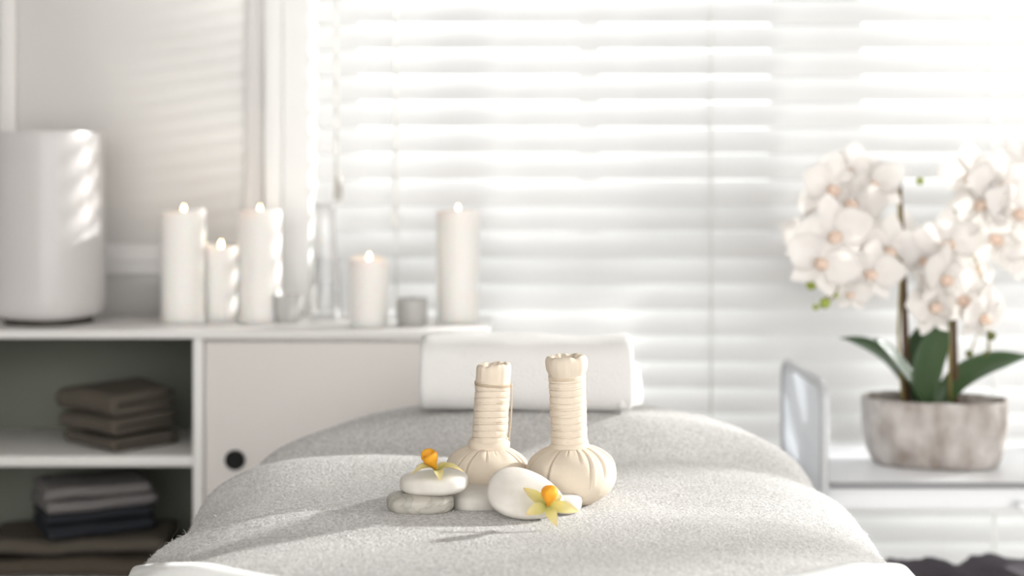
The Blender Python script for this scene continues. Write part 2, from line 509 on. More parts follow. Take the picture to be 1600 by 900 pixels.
# brown towels on the upper shelf
g = 'brown towels on the upper shelf'
z = SH1
specs = [('dark brown folded towel at the bottom of the upper shelf stack', .150, .112, .0105, 2, -.74, .004),
         ('brown folded towel in the middle of the upper shelf stack', .150, .108, .0135, 2, -.70, -.001),
         ('thick brown folded towel on top of the upper shelf stack', .150, .106, .0165, 2, -.66, -.004)]
for i, (lab, L, W, th, ly, rz, dx) in enumerate(specs):
    def top(v, i=i):
        if i == 2: v.z += .013*math.exp(-((v.x-.0)/.05)**2)*max(0, v.z/.035)*(1 if v.y > -.02 else .6)
        return v
    o, z = folded('folded_towel', L, W, th, ly, 'brown_terry', (X(186, 2.3)+dx, 2.315, z-.0008), rz, i*5.1, .0035, top)
    tag(o, lab, 'towel', g)
# lower shelf
g2 = 'folded towels on the lower shelf'
z = SH2
lows = [('large brown towel lying lowest on the bottom shelf', .33, .15, .0125, 2, .03, X(105, 2.3), 2.305, 'dkbrown_terry', .006),
        ('brown towel folded over the lowest one on the bottom shelf', .29, .13, .0115, 2, .06, X(125, 2.3), 2.31, 'brown_terry', .005),
        ('navy towel under the pale grey towels, lower of two', .168, .130, .0095, 2, .50, X(142, 2.3), 2.315, 'navy_terry', .003),
        ('navy towel directly beneath the pale grey towels', .165, .125, .0085, 2, .47, X(140, 2.3), 2.315, 'navy_terry', .003),
        ('pale grey towel lying on the navy towels', .170, .128, .0085, 2, .52, X(142, 2.3), 2.312, 'pale_terry', .0025),
        ('pale grey towel on top of the bottom shelf stack', .165, .125, .0085, 2, .46, X(140, 2.3), 2.312, 'pale_terry', .003)]
for i, (lab, L, W, th, ly, rz, x, y, m, amp) in enumerate(lows):
    o, z = folded('folded_towel', L, W, th, ly, m, (x, y, z-.001), rz, 20+i*3.7, amp)
    tag(o, lab, 'towel', g2)

# ------------------------------------------------------------------ things on the cabinet
# humidifier
HD = 2.315
hum = tag(empty('humidifier', (X(77, HD), HD, TOPZ), math.radians(-22)), 'tall white cylindrical humidifier with rounded edges on the white sideboard', 'humidifier')
def squircle(t, r, n=2.7):
    c, s = abs(math.cos(t)), abs(math.sin(t))
    return r/((c**n+s**n)**(1/n))
HR = 80/F*HD*.96
HT = Z(207, HD)-TOPZ
prof = [(.0, .010), (HR*.80, .010), (HR*.92, .013), (HR*.985, .024), (HR*1.0, .04), (HR*1.0, .12), (HR*1.0, .20), (HR*.985, HT-.02), (HR*.98, HT-.004), (HR*.965, HT), (HR*.93, HT-.001), (HR*.92, HT-.010), (0, HT-.011)]
V, Fc = lathe(prof, 96, lambda t, i, r, z: (squircle(t, r), z))
mesh_obj('body', V, Fc, 'plastic', hum, True, .9)
V, Fc = lathe([(0, 0), (HR*.78, 0), (HR*.80, .004), (HR*.80, .0105), (0, .0105)], 64, lambda t, i, r, z: (squircle(t, r), z))
mesh_obj('base', V, Fc, 'dark_plastic', hum, True, .6)
V, Fc = lathe([(0, HT-.0115), (HR*.30, HT-.011), (HR*.30, HT-.002), (HR*.26, HT+.0015), (HR*.12, HT+.0015), (HR*.10, HT-.004), (0, HT-.004)], 48)
mesh_obj('mist_outlet', V, Fc, 'plastic', hum, True, .6)

# candles
def candle(x0, x1, ytop, ybase, D, label, lean=0):
    r = (x1-x0)/2/F*D
    H = Z(ytop, D)-TOPZ
    c = tag(empty('pillar_candle', (X((x0+x1)/2, D), D, TOPZ)), label, 'candle', 'white pillar candles on the sideboard')
    sd = x0
    def fn(t, i, rr, z):
        k = 1+.012*math.sin(t*2+sd)+.008*math.sin(3*t+sd*2)
        if z > H-.02 and rr > r*.6: z = z+.0022*math.sin(t+sd)+.0012*math.sin(2*t+sd*1.7)
        return rr*k, z
    prof = [(0, 0), (r*.96, 0), (r, .003), (r*.985, .02), (r, H*.5), (r*1.01, H-.022), (r*1.015, H-.008), (r*1.0, H-.001), (r*.93, H+.0005), (r*.85, H-.003), (r*.78, H-.009), (r*.5, H-.012), (0, H-.0125)]
    V, Fc = lathe(prof, 48, fn)
    mesh_obj('wax', V, Fc, 'wax', c)
    V, Fc = tube([(0, 0, H-.0125), (.0003, 0, H-.006), (.0012, 0, H-.001)], .0009, 8)
    mesh_obj('wick', V, Fc, 'wick', c)
    fz = H-.004
    V, Fc = lathe([(0, 0), (.0022, .002), (.0036, .006), (.0034, .010), (.0020, .0155), (.0008, .020), (0, .0225)], 16)
    f = mesh_obj('flame', V, Fc, 'flame', c); f.location = (.001, 0, fz); f.scale = (.75, .75, .62)
    return c
candle(253, 320, 329, 505, 2.345, 'leftmost tall lit white pillar candle beside the humidifier')
candle(319, 370, 384, 503, 2.375, 'short lit white candle between two tall candles')
candle(373, 438, 329, 505, 2.335, 'tall lit white candle before the window casing')
candle(546, 606, 404, 512, 2.275, 'shorter lit white candle between glass vase and square tin')
candle(682, 748, 329, 505, 2.335, 'tall lit white candle at the right end of the sideboard')
# tea light tins
def tin(x0, x1, ytop, D, label, n, taper):
    r = (x1-x0)/2/F*D; H = Z(ytop, D)-TOPZ
    c = tag(empty('tealight_tin', (X((x0+x1)/2, D), D, TOPZ), .3), label, 'candle holder', 'grey tea light tins on the sideboard')
    bt = taper
    V, Fc = lathe([(0, 0), (r*bt*.96, 0), (r*bt, .002), (r, H*.55), (r, H-.001), (r*.98, H), (r*.93, H-.001), (r*.92, H-.009), (0, H-.009)], n)
    mesh_obj('holder', V, Fc, 'tin', c, True, .5)
    V, Fc = lathe([(0, H-.009), (r*.90, H-.009), (r*.90, H-.0055), (r*.86, H-.0045), (0, H-.0045)], 32)
    mesh_obj('wax', V, Fc, 'wax', c, True, .6)
    V, Fc = tube([(0, 0, H-.0045), (.0004, 0, H+.002)], .0008, 8)
    mesh_obj('wick', V, Fc, 'wick', c)
tin(424, 473, 460, 2.325, 'faceted grey tin holder right of the tall candle', 8, .84)
tin(620, 668, 466, 2.275, 'grey tin holder between two candles near the cabinet end', 40, .97)
# glass vase
GD = 2.33
gv = tag(empty('glass_vase', (X(508, GD), GD, TOPZ)), 'tall clear glass vase beside the shorter lit candle', 'vase')
gr = 25/F*GD; GH = Z(318, GD)-TOPZ
prof = [(0, 0), (gr*.92, 0), (gr, .003), (gr*1.03, .03), (gr*.96, .08), (gr*.72, .13), (gr*.60, .165), (gr*.74, GH), (gr*.70, GH+.001), (gr*.55, .165), (gr*.67, .13), (gr*.91, .08), (gr*.97, .03), (gr*.9, .010), (0, .010)]
V, Fc = lathe(prof, 48)
mesh_obj('body', V, Fc, 'vase', gv)

# ------------------------------------------------------------------ massage table and its bedding
TY0, TY1 = .25, 1.965
HALF = .375
TCX = .02
mt = tag(empty('massage_table', (TCX, 0, 0)), 'massage table under the grey wool blanket', 'table')
box('cushion', -HALF+.02, HALF-.02, TY0, TY1-.03, .545, .585, 'vinyl', mt, .015, 3)
for x in (-.24, .24):
    for y in (TY0+.12, TY1-.2):
        box('leg', x-.02, x+.02, y-.02, y+.02, 0, .546, 'chrome', mt, .003)
    box('side_rail', x-.015, x+.015, TY0+.1, TY1-.18, .515, .546, 'chrome', mt, .003)

ZB = .673
def sstep(a, b, x):
    t = max(0., min(1., (x-a)/(b-a))); return t*t*(3-2*t)
def xc(y): return .006+.022*(y-1.2)
def crest(x, y):
    """height of the blanket's top along the table"""
    x = x-xc(y)
    s = x/HALF
    z = ZB
    z += .037*sstep(1.705+.02*s, 1.80, y)                        # raised head end
    z -= .004*math.exp(-((y-1.690)/.03)**2)
    lf = sstep(.25, -.85, s)                                     # folds are strongest on the left
    rt = sstep(.1, .9, s)
    z += .021*lf*math.exp(-((y-1.645-.02*s)/.05)**2)
    z -= .019*lf*math.exp(-((y-1.455-.03*s)/.035)**2)
    z += .015*lf*math.exp(-((y-1.385)/.04)**2)
    z += .006*rt*math.exp(-((y-1.56)/.06)**2) - .005*rt*math.exp(-((y-1.445)/.035)**2)
    z += .004*lf*math.exp(-((y-1.22)/.04)**2) + .004*rt*math.exp(-((y-1.24)/.03)**2)
    k = 1-math.exp(-((x-.0)/.17)**2*1.0)
    z += .0025*k*nz(x*2.2, y*7, .3) + .0016*nz(x*9, y*16, 4.1)
    return z
NU, NV = 190, 300
SK = .30
us = np.linspace(-1, 1, NU)
def blanket_pt(a, y, off=0.0):
    """a in [-1,1] goes left skirt -> top -> right skirt"""
    n = 3.4 - 1.0*sstep(1.6, 1.85, y)
    h = .105
    aa = abs(a); sg = 1 if a >= 0 else -1
    ft = .80
    ee = sstep(1.875, 1.985, y)                                   # far end rolls over
    hw = HALF*(1.0+(.03*sstep(1.45, 1.2, y) if sg > 0 else 0))*(1-(.13 if sg > 0 else .19)*sstep(1.66, 1.97, y))+.006*nz(y*9, sg*3., 1.)
    if aa < ft:
        s = aa/ft
        # even spacing by angle in the corner, linear on the flat
        t = PI/2*(1-s)
        c, sn = math.cos(t), math.sin(t)
        x = sg*(hw+off)*(c**(2/n)); zz = sn**(2/n)
        zt = crest(x+xc(y), y)+off
        z = zt-(1-zz)*h
    else:
        s = (aa-ft)/(1-ft)
        zt = crest(sg*hw+xc(y), y)
        x = sg*(hw+off+.010*s+.010*s*math.sin(y*40+sg)+.004*math.sin(y*90)*s)
        z = zt-h-s*SK
    if y > 1.875:
        z -= .05*(1-math.sqrt(max(0, 1-min(1, (y-1.875)/.10)**2)))
    return x+xc(y), y, z
V = []
ys = list(np.linspace(.30, 1.0, 20))+list(np.linspace(1.012, 1.975, NV-20))
for y in ys:
    for a in us:
        V.append(blanket_pt(float(a), float(y)))
y1 = ys[-1]
for k in range(1, 9):                                             # far edge hangs down
    for a in us:
        x, y, z = blanket_pt(float(a), y1)
        V.append((x, y+.006+.002*k*math.sin(x*30), max(z-.035*k, min(z, .36))))
nv = len(V)//NU
bl = mesh_obj('wool_blanket', V, grid_faces(nv, NU), 'wool')
tag(bl, 'rumpled fuzzy light grey wool blanket spread over the massage table', 'blanket')

# loose wool fibres on the blanket
rng = np.random.default_rng(3)
NF = 110000
me = bl.data
co = np.empty(len(me.vertices)*3, 'f'); me.vertices.foreach_get('co', co); co = co.reshape(-1, 3)
nr = np.empty(len(me.vertices)*3, 'f'); me.vertices.foreach_get('normal', nr); nr = nr.reshape(-1, 3)
nr = np.where((nr[:, 2:3] < -.2), -nr, nr)
r0 = 19*NU
gi, gj = np.meshgrid(np.arange(NV-22), np.arange(int(.05*NU), int(.95*NU)), indexing='ij')
vall = (r0+gi*NU+gj).ravel()
p, q, rr = co[vall], co[vall+1], co[vall+NU]
wgt = np.linalg.norm(np.cross(q-p, rr-p), axis=1)*(p[:, 2] > .56)*(p[:, 1] > 1.05)
idx = rng.choice(len(vall), NF, p=wgt/wgt.sum())
vi = vall
p, q, rr = p[idx], q[idx], rr[idx]; nn = nr[vi[idx]]
NFk = len(idx)
b = p+(q-p)*rng.uniform(0, 1, (NFk, 1))+(rr-p)*rng.uniform(0, 1, (NFk, 1))
d = rng.normal(0, 1, (NFk, 3)); d -= nn*np.sum(d*nn, axis=1, keepdims=True)
d /= np.linalg.norm(d, axis=1, keepdims=True)+1e-9
L = rng.gamma(2.2, .0016, (NFk, 1))+.0012; L = np.minimum(L, .011)
long_ = rng.uniform(0, 1, (NFk, 1)) < .012; L = np.where(long_, L*2+.006, L)
rise = rng.uniform(.10, .75, (NFk, 1))**1.5
d2 = rng.normal(0, 1, (NFk, 3)); d2 -= nn*np.sum(d2*nn, axis=1, keepdims=True); d2 /= np.linalg.norm(d2, axis=1, keepdims=True)+1e-9
side = np.cross(d, nn); wd = np.where(rng.uniform(0, 1, (NFk, 1)) < .3, .00034, .0002)
pts = []
for t in (0, .5, 1.):
    c = b+d*L*t*.8+nn*L*rise*(t-.35*t*t)+d2*L*.45*t*t - nn*.0003
    ww = wd*(1-.55*t)
    pts.append(c-side*ww); pts.append(c+side*ww)
Vf = np.stack(pts, 1).reshape(-1, 3)
base = (np.arange(NFk)*6)[:, None]
Ff = np.concatenate([base+np.array([[0, 1, 3, 2]]), base+np.array([[2, 3, 5, 4]])], 0)
me = bpy.data.meshes.new('wool_fibres')
me.vertices.add(len(Vf)); me.vertices.foreach_set('co', Vf.astype('f').ravel())
me.loops.add(Ff.size); me.loops.foreach_set('vertex_index', Ff.astype('i').ravel())
me.polygons.add(len(Ff)); me.polygons.foreach_set('loop_start', (np.arange(len(Ff))*4).astype('i'))
me.update(calc_edges=True); me.validate(); me.materials.append(M['fibre'])
fo = bpy.data.objects.new('wool_fibres', me); C.objects.link(fo); fo.parent = bl; fo['kind'] = 'stuff'

# white sheet over the near end of the blanket
V = []
NS = 120
aus = np.linspace(-.92, .92, NS)
rows = 40
for j in range(rows):
    for a in aus:
        s = max(1e-4, math.cos(PI/2*(1-min(1, abs(a)/.8))))**(2/3.4)
        yend = 1.12+.25*s**2.5*(1.0 if a < 0 else 1.03)
        f = j/(rows-1)
        y = yend-(1-f)*.60
        edge = .0035*math.exp(-(1-f)*30)
        x, yy, z = blanket_pt(float(a), float(y), .0045+edge*.5)
        V.append((x, yy, z))
n1_ = len(V)
ws = mesh_obj('white_sheet', V, grid_faces(rows, NS), 'linen')
sm = ws.modifiers.new('thickness', 'SOLIDIFY'); sm.thickness = .0025; sm.offset = -1
tag(ws, 'smooth white sheet across the near end of the massage table', 'sheet')

# white rolled towel at the head end
RD = 1.835
path = []
A_, B_ = .062, .0515
turns = 2.6; NP = 120; th = .0165
for i in range(NP+1):
    t = i/NP*turns*2*PI
    k = t/(2*PI)
    a = A_-th/2-k*th*1.04; b_ = B_-th/2-k*th*1.04
    ang = -PI*.55-t
    c, s = math.cos(ang), math.sin(ang)
    e = 2/3.2
    path.append((max(a, .004)*math.copysign(abs(c)**e, c), max(b_, .003)*math.copysign(abs(s)**e, s)))
TL = 338/F*(RD-A_)
V, Fc = ribbon_extrude(path, th, TL, 46, 3.3, .0022, None, 16)
V2 = []
for (x, y, z) in V:
    f = x/TL+.5
    z = z*(.985+.075*f)+ (.0025*f) + .003*math.sin(f*5+.6)*(1 if z > 0 else .2)
    V2.append((x, y, z))
rt = mesh_obj('rolled_towel', V2, Fc, 'terry')
rt.location = (X(823, RD-A_), RD, 0)
settle(rt, ZB+.0352)
tag(rt, 'thick white rolled terry towel lying at the head end of the blanket', 'towel')
# end flap peeking out on the right
V = []
FL = .062
for i in range(9):
    for j in range(9):
        u, v = i/8, j/8
        V.append((TL/2-.02+u*.030+.002*math.sin(v*5), -A_*.80+.030*u-.004+.0*v, (.008+v*.062)*(1-.12*u)))
fl = mesh_obj('end_flap', V, grid_faces(9, 9), 'terry', rt); sm = fl.modifiers.new('thickness', 'SOLIDIFY'); sm.thickness = .009; sm.offset = 0
sb = fl.modifiers.new('round', 'SUBSURF'); sb.levels = 1; sb.render_levels = 1

# ------------------------------------------------------------------ herbal compress balls
def ground(x, y): return crest(x, y)-.0005
def compress(cx, D, R, Hh, neck_r, neck_top, cap_top, seed, label, slant, flare, band, thread):
    rnd = random.Random(seed)
    zb = ground(X(cx, D), D)-.001
    c = tag(empty('herbal_compress', (X(cx, D), D, zb), 0), label, 'compress ball', 'herbal compress balls on the blanket')
    NT, NZ = 720, 64
    cr = []
    nc = 19
    for k in range(nc):
        th_ = 2*PI*(k+rnd.uniform(-.28, .28))/nc
        cr.append((th_, rnd.uniform(-.35, .35), rnd.choice([.35, .5, .95, 1.25, .8]), rnd.uniform(.12, .19), rnd.uniform(.012, .019)))
    phis = []
    ph_top = math.acos(min(1, (neck_r/R)))  # approx
    V = []; 
    e = 2/2.25
    zt = 2*Hh
    for i in range(NZ):
        f = i/(NZ-1)
        ph = -PI/2*.98+f*(PI/2*.98+PI/2*.955)
        cph, sph = math.cos(ph), math.sin(ph)
        r = R*abs(cph)**e
        z = Hh+Hh*math.copysign(abs(sph)**e, sph)
        if z < .0035: z = .0035*.4+z*.6-.0014
        r = max(r, neck_r*.92) if ph > 0 else r
        tt = 1-f                                     # 0 at the neck
        for k in range(NT):
            th_ = 2*PI*k/NT
            dr = 0
            for (t0, sl, ln, dp, wd_) in cr:
                tc = t0+sl*tt*1.2
                dth = (th_-tc+PI) % (2*PI)-PI
                if abs(dth) > .42: continue
                fade = max(0, 1-tt/(ln*.62))
                fade = fade**.6
                wv_ = wd_*(1+1.2*(1-min(1, r/R)))
                dr -= dp*fade*(.8*math.exp(-abs(dth)/wv_)+.16*math.exp(-(dth/(wv_*5))**2)-.22*math.exp(-((dth-.075)/.05)**2))
            dr += .010*nz(math.cos(th_)*2+seed, math.sin(th_)*2, z*30)
            rr = r*(1+dr)
            zz = z + (.0010*nz(math.cos(th_)*3, math.sin(th_)*3, seed+z*40))
            V.append((rr*math.cos(th_), rr*math.sin(th_), zz))
    Fc = grid_faces(NZ, NT, True)
    Fc.append(tuple(range(NT)))
    mesh_obj('bag', V, Fc, 'cotton', c)
    # wrapped neck
    z0, z1 = zt-.0035, neck_top
    pitch = .0069
    NT2, NZ2 = 72, 130
    V = []
    for i in range(NZ2):
        f = i/(NZ2-1); z = z0+(z1-z0)*f
        taper = 1+flare*.05*(f-.3)
        foot = 1+.16*math.exp(-(z-z0)/.0045)
        for k in range(NT2):
            t = 2*PI*k/NT2
            phs = (z-z0)/pitch - (t+.6)/(2*PI) + .12*math.sin(t*2+seed)
            fr_ = phs-math.floor(phs)
            g1 = math.exp(-(min(fr_, 1-fr_)/.042)**2)
            g2 = math.exp(-((fr_-.30)/.05)**2)*(.5+.5*math.sin(seed+math.floor(phs)*2.1))
            r = neck_r*taper*foot*(1+.010*math.sin(3*t+seed)) - .0020*g1-.0009*g2+.0002*math.sin(fr_*PI)
            r += .0005*nz(math.cos(t)*4, math.sin(t)*4, z*120+seed)
            V.append((r*math.cos(t), r*math.sin(t), z))
    mesh_obj('wrapped_handle', V, grid_faces(NZ2, NT2, True), 'cotton_pale', c)
    # binding thread
    turns = (z1-z0-.004)/pitch
    pts = []
    for i in range(int(turns*36)):
        a = i/36*2*PI
        z = z0+.003+pitch*(a/(2*PI))
        f = (z-z0)/(z1-z0)
        tt = (a-.6) 
        rr = neck_r*(1+flare*.05*(f-.3))*(1+.16*math.exp(-(z-z0)/.0045))-.00045
        pts.append((rr*math.cos(a), rr*math.sin(a), z+.0007*math.sin(a*2+seed)))
    V, Fc = tube(pts, .00042, 6)
    mesh_obj('binding_thread', V, Fc, 'thread', c)
    pts = []
    for j, zz in enumerate((z1-.001, z1-.0024, z1-.0038)):
        for i in range(49):
            a = 2*PI*i/48
            pts.append(((neck_r*1.02+.0002)*math.cos(a), (neck_r*1.02+.0002)*math.sin(a), zz-.0012*i/48+.0005*math.sin(a+j)))
    V, Fc = tube(pts, .00045, 6)
    mesh_obj('binding_thread', V, Fc, 'thread', c)
    # cloth cap
    ct = cap_top; ch = ct-z1
    r1 = neck_r*(1+flare*.175)
    prof = [(neck_r*1.0, z1-.003), (neck_r*1.0+(r1-neck_r)*.25, z1+ch*.06), (neck_r+(r1-neck_r)*.8, z1+ch*.25), (r1*1.0, z1+ch*.45), (r1*1.01, z1+ch*.66), (r1*.985, z1+ch*.82), (r1*.93, z1+ch*.93), (r1*.83, ct), (r1*.70, ct-ch*.06), (r1*.55, ct-ch*.2), (r1*.3, ct-ch*.3), (0, ct-ch*.32)]
    def fn(t, i, r, z):
        f = max(0, (z-z1)/ch)
        lob = .5*math.sin(5*t+seed)+.35*math.sin(8*t+seed*1.7)+.25*math.sin(13*t)
        r = r*(1+.018*lob*f)+.0006*nz(math.cos(t)*5, math.sin(t)*5, seed)
        z = z+f*f*(.0011*lob+slant*r*math.cos(t))
        if i >= 8: r *= 1+.10*math.sin(9*t+seed)
        return r, z
    V, Fc = lathe(prof, 120, fn)
    mesh_obj('cloth_cap', V, Fc, 'cotton_pale' if band else 'cotton', c)
    if band:
        prof = [(neck_r*.98, z0+.010), (neck_r*1.10, z0+.0095), (neck_r*1.17, z0+.0065), (neck_r*1.18, z0+.002), (neck_r*1.10, z0-.001), (neck_r*.9, z0-.0015)]
        V, Fc = lathe(prof, 80, lambda t, i, r, z: (r*(1+.02*math.sin(2*t+1)), z-.002*math.cos(t+2.2)-.0006*math.sin(3*t)))
        mesh_obj('cloth_band', V, Fc, 'cotton_pale', c)
    if thread:
        a0 = -.18
        pts = []
        for i in range(24):
            f = i/23
            r = neck_r+.0016+.0018*math.sin(f*PI*.9)
            pts.append((r*math.cos(a0), r*math.sin(a0), z1-.002-f*(z1-z0-.006)))
        V, Fc = tube(pts, .0008, 8); mesh_obj('hanging_cord', V, Fc, 'thread', c)
    # stray threads
    for q in range(5 if thread else 9):
        a = rnd.choice([rnd.uniform(-.5, .3), rnd.uniform(2.9, 3.5)])
        zz = rnd.uniform(z0+.004, z1+.006)
        p0 = Vector((neck_r*math.cos(a)*.98, neck_r*math.sin(a)*.98, zz))
        dv = Vector((math.cos(a), math.sin(a), rnd.uniform(-.6, .6)))*rnd.uniform(.002, .005)
        pts = bez(p0, p0+dv+Vector((0, 0, .002)), p0+dv*1.6+Vector((0, 0, rnd.uniform(-.003, .003))), 6)
        V, Fc = tube(pts, .00011, 5); mesh_obj('stray_thread', V, Fc, 'thread', c)
    if not thread:
        p0 = Vector((-neck_r*.99, -.004, z0+(z1-z0)*.62))
        k_ = 1.46/F
        pts = [p0, p0+Vector((-7*k_, 0, -6*k_)), p0+Vector((-13*k_, 0, -1*k_)), p0+Vector((-15*k_, 0, -8*k_)), p0+Vector((-19*k_, 0, -17*k_)), p0+Vector((-17*k_, 0, -21*k_)), p0+Vector((-13*k_, 0, -19*k_)), p0+Vector((-14*k_, 0, -23*k_))]
        V, Fc = tube(pts, .00012, 5); mesh_obj('stray_thread', V, Fc, 'thread', c)
    return c
compress(759, 1.492, .0440, .0272, .0183, .1215, .1395, 1.7, 'cream compress ball on the left with a slanted top and hanging cord', .12, .0, True, True).rotation_euler = (0, .062, 0)
compress(894, 1.455, .0464, .0305, .0183, .1325, .1515, 4.2, 'cream compress ball on the right with a flared round top', 0.0, 1.0, False, False).rotation_euler = (0, -.04, 0)

# ------------------------------------------------------------------ stones
def stone(name, a, b, c, m, loc, rot, label, seed, n=2.5, nzv=3.2, egg=0, group='smooth massage stones on the blanket'):
    NU_, NV_ = 40, 72
    V = [(0, 0, -c)]
    for i in range(1, NU_):
        ph = -PI/2+PI*i/NU_
        for k in range(NV_):
            t = 2*PI*k/NV_
            cp, sp = math.cos(ph), math.sin(ph)
            rr = abs(cp)**(2/nzv)
            x = a*rr*math.copysign(abs(math.cos(t))**(2/n), math.cos(t))
            y = b*rr*math.copysign(abs(math.sin(t))**(2/n), math.sin(t))
            z = c*math.copysign(abs(sp)**(2/nzv), sp)
            y *= 1+egg*x/a
            k2 = 1+.05*nz(x*20+seed, y*20, z*20)+.015*nz(x*70, y*70+seed, z*70)
            V.append((x*k2, y*k2, z*k2))
    V.append((0, 0, c))
    Fc = []
    for k in range(NV_): Fc.append((0, 1+(k+1) % NV_, 1+k))
    for i in range(NU_-2):
        for k in range(NV_):
            k2 = (k+1) % NV_
            Fc.append((1+i*NV_+k, 1+i*NV_+k2, 1+(i+1)*NV_+k2, 1+(i+1)*NV_+k))
    top = len(V)-1
    for k in range(NV_): Fc.append((top, 1+(NU_-2)*NV_+k, 1+(NU_-2)*NV_+(k+1) % NV_))
    o = mesh_obj(name, V, Fc, m)
    o.location = loc; o.rotation_euler = rot
    return tag(o, label, 'stone', group)
def k(px, D): return px/F*D
SD = 1.40
g0 = ground(X(656, SD), SD)
c1 = .0103
stone('massage_stone', k(52, SD), .027, c1, 'stone_grey', (X(656, SD), SD, g0+c1-.0012), (0, .0, .1), 'grey veined flat stone at the bottom of the left pair', 3.1)
c2 = .0108
stone('massage_stone', k(53.5, SD), .027, c2, 'stone_white', (X(678, SD), SD+.004, g0+2*c1+c2-.0035), (0.0, -.035, -.15), 'white flat stone stacked on the grey veined one', 8.6)
D3 = 1.432
stone('massage_stone', k(43, D3), .030, .0118, 'stone_white', (X(745, D3), D3, ground(X(745, D3), D3)+.0108), (0, .0, .2), 'white flat stone lying between the stacked pair and the leaning one', 14.2)
D4 = 1.385
stone('massage_stone', .0378, .0272, .0105, 'stone_white', (X(821, D4), D4, ground(X(823, D4), D4)+.0215), (math.radians(42), math.radians(13), math.radians(0)), 'large white egg shaped stone leaning upright against the others', 21.7, 2.1, 2.4, -.22)
D5 = 1.412
stone('massage_stone', k(33, D5), .022, .0098, 'stone_white', (X(875, D5), D5, ground(X(875, D5), D5)+.0092), (0, .05, -.2), 'small pale stone partly hidden behind the flower, rightmost of all', 31.0)

# ------------------------------------------------------------------ yellow flowers
def petal_mesh(B, T, N, width, bow, cup, thick=.0006, nu=12, nv=7, tipw=.25, pos=.55):
    B, T, N = Vector(B), Vector(T), Vector(N)
    ax = (T-B); L = ax.length; ax.normalize()
    N = (N-ax*N.dot(ax)).normalized(); sd_ = ax.cross(N)
    V = []
    for s in (1, -1):
        for i in range(nu+1):
            f = i/nu
            wf = math.sin(PI*min(1, f**(.9)*.96+.03))**.8*(1-.35*(f-pos)) if f < 1 else .0
            wf = max(wf, .03)
            for j in range(nv):
                v = (j/(nv-1)-.5)*2
                p = B+ax*L*f+sd_*(v*width/2*wf)+N*(bow*math.sin(PI*f)+cup*(v*v)*wf+s*thick/2*(1-abs(v)**4)*(.3+.7*math.sin(PI*min(1, f*.9+.05))))
                V.append(p)
    Fc = grid_faces(nu+1, nv)
    o_ = (nu+1)*nv
    Fc += [tuple(o_+q for q in f) for f in grid_faces(nu+1, nv)]
    for i in range(nu):
        Fc.append((i*nv, (i+1)*nv, o_+(i+1)*nv, o_+i*nv)); Fc.append((i*nv+nv-1, (i+1)*nv+nv-1, o_+(i+1)*nv+nv-1, o_+i*nv+nv-1))
    for j in range(nv-1):
        Fc.append((j, j+1, o_+j+1, o_+j)); Fc.append((nu*nv+j, nu*nv+j+1, o_+nu*nv+j+1, o_+nu*nv+j))
    return V, Fc
def petal_local(parent, name, B, T, N, width, bow, cup, m):
    """petal whose own x axis runs along its length so its colour follows it"""
    B, T, N = Vector(B), Vector(T), Vector(N)
    ax = (T-B).normalized(); nn = (N-ax*N.dot(ax)).normalized(); sd_ = nn.cross(ax)
    V, Fc = petal_mesh((0, 0, 0), ((T-B).length, 0, 0), (0, 0, 1), width, bow, cup)
    o = mesh_obj(name, V, Fc, m, parent)
    mx = Matrix((ax, sd_, nn)).transposed().to_4x4(); mx.translation = B
    o.matrix_local = mx
    return o
def flower(loc, petals, lip_dir, lip_at, label, lip_sz, hood):
    f = tag(empty('yellow_flower', loc), label, 'flower', 'yellow orchid blooms among the stones')
    for (T, N, w_, bow) in petals:
        petal_local(f, 'petal', (0, 0, 0), T, N, w_, bow, .0016, 'petal')
    # hooded orange lip: throat tube opening into a rounded cup
    ld = Vector(lip_dir).normalized()
    rot = ld.to_track_quat('Z', 'Y').to_matrix().to_4x4()
    s = lip_sz
    def fn(t, i, r, z):
        q = math.cos(t)
        return r*(1+.12*math.sin(3*t)), z+ (.22*s*q*(i/8)**2)
    prof = [(.0, -.1*s), (.16*s, 0), (.22*s, .3*s), (.36*s, .65*s), (.52*s, 1.0*s), (.58*s, 1.3*s), (.50*s, 1.5*s), (.40*s, 1.45*s), (.36*s, 1.15*s), (.2*s, .7*s), (.0, .5*s)]
    if hood:
        prof = [(0, -.1*s), (.16*s, 0), (.22*s, .25*s), (.36*s, .5*s), (.52*s, .8*s), (.59*s, 1.1*s), (.56*s, 1.35*s), (.42*s, 1.55*s), (.2*s, 1.62*s), (0, 1.60*s)]
        fn = lambda t, i, r, z: (r*(1+.07*math.sin(3*t+.5)+.03*math.sin(7*t))*(1-.12*math.exp(-((t-4.7)/.25)**2)), z+.05*s*math.sin(2*t)*(i/9)**2)
    else:
        prof = [(r*(1.0 if i < 3 else 1.3 if i < 8 else 1.1), z) for i, (r, z) in enumerate(prof)]
        fn = lambda t, i, r, z: (r*(1+(.05+.18*(i/8)**2 if i < 9 else .1)*math.cos(2*t+.4)), z+.16*s*math.cos(2*t+.4)*min(1, i/8)**2)
    V, Fc = lathe(prof, 28, fn)
    o = mesh_obj('lip', V, Fc, 'lip', f); o.matrix_local = Matrix.Translation(Vector(lip_at)) @ rot
    V, Fc = lathe([(0, -.4*s), (.12*s, -.3*s), (.2*s, .2*s), (.13*s, .8*s), (0, .95*s)], 16)
    o = mesh_obj('column', V, Fc, 'petal', f); o.matrix_local = Matrix.Translation(Vector(lip_at)+Vector((0, .001, .001))) @ rot
    return f
kk = 1.37/F
D6 = 1.352
fl0 = P(855, 791, D6)
def t2(px, py, dy): return (Vector((px-855, 0, -(py-791)))*kk+Vector((0, dy, 0)))
nrm = Vector((0, -.85, .5))
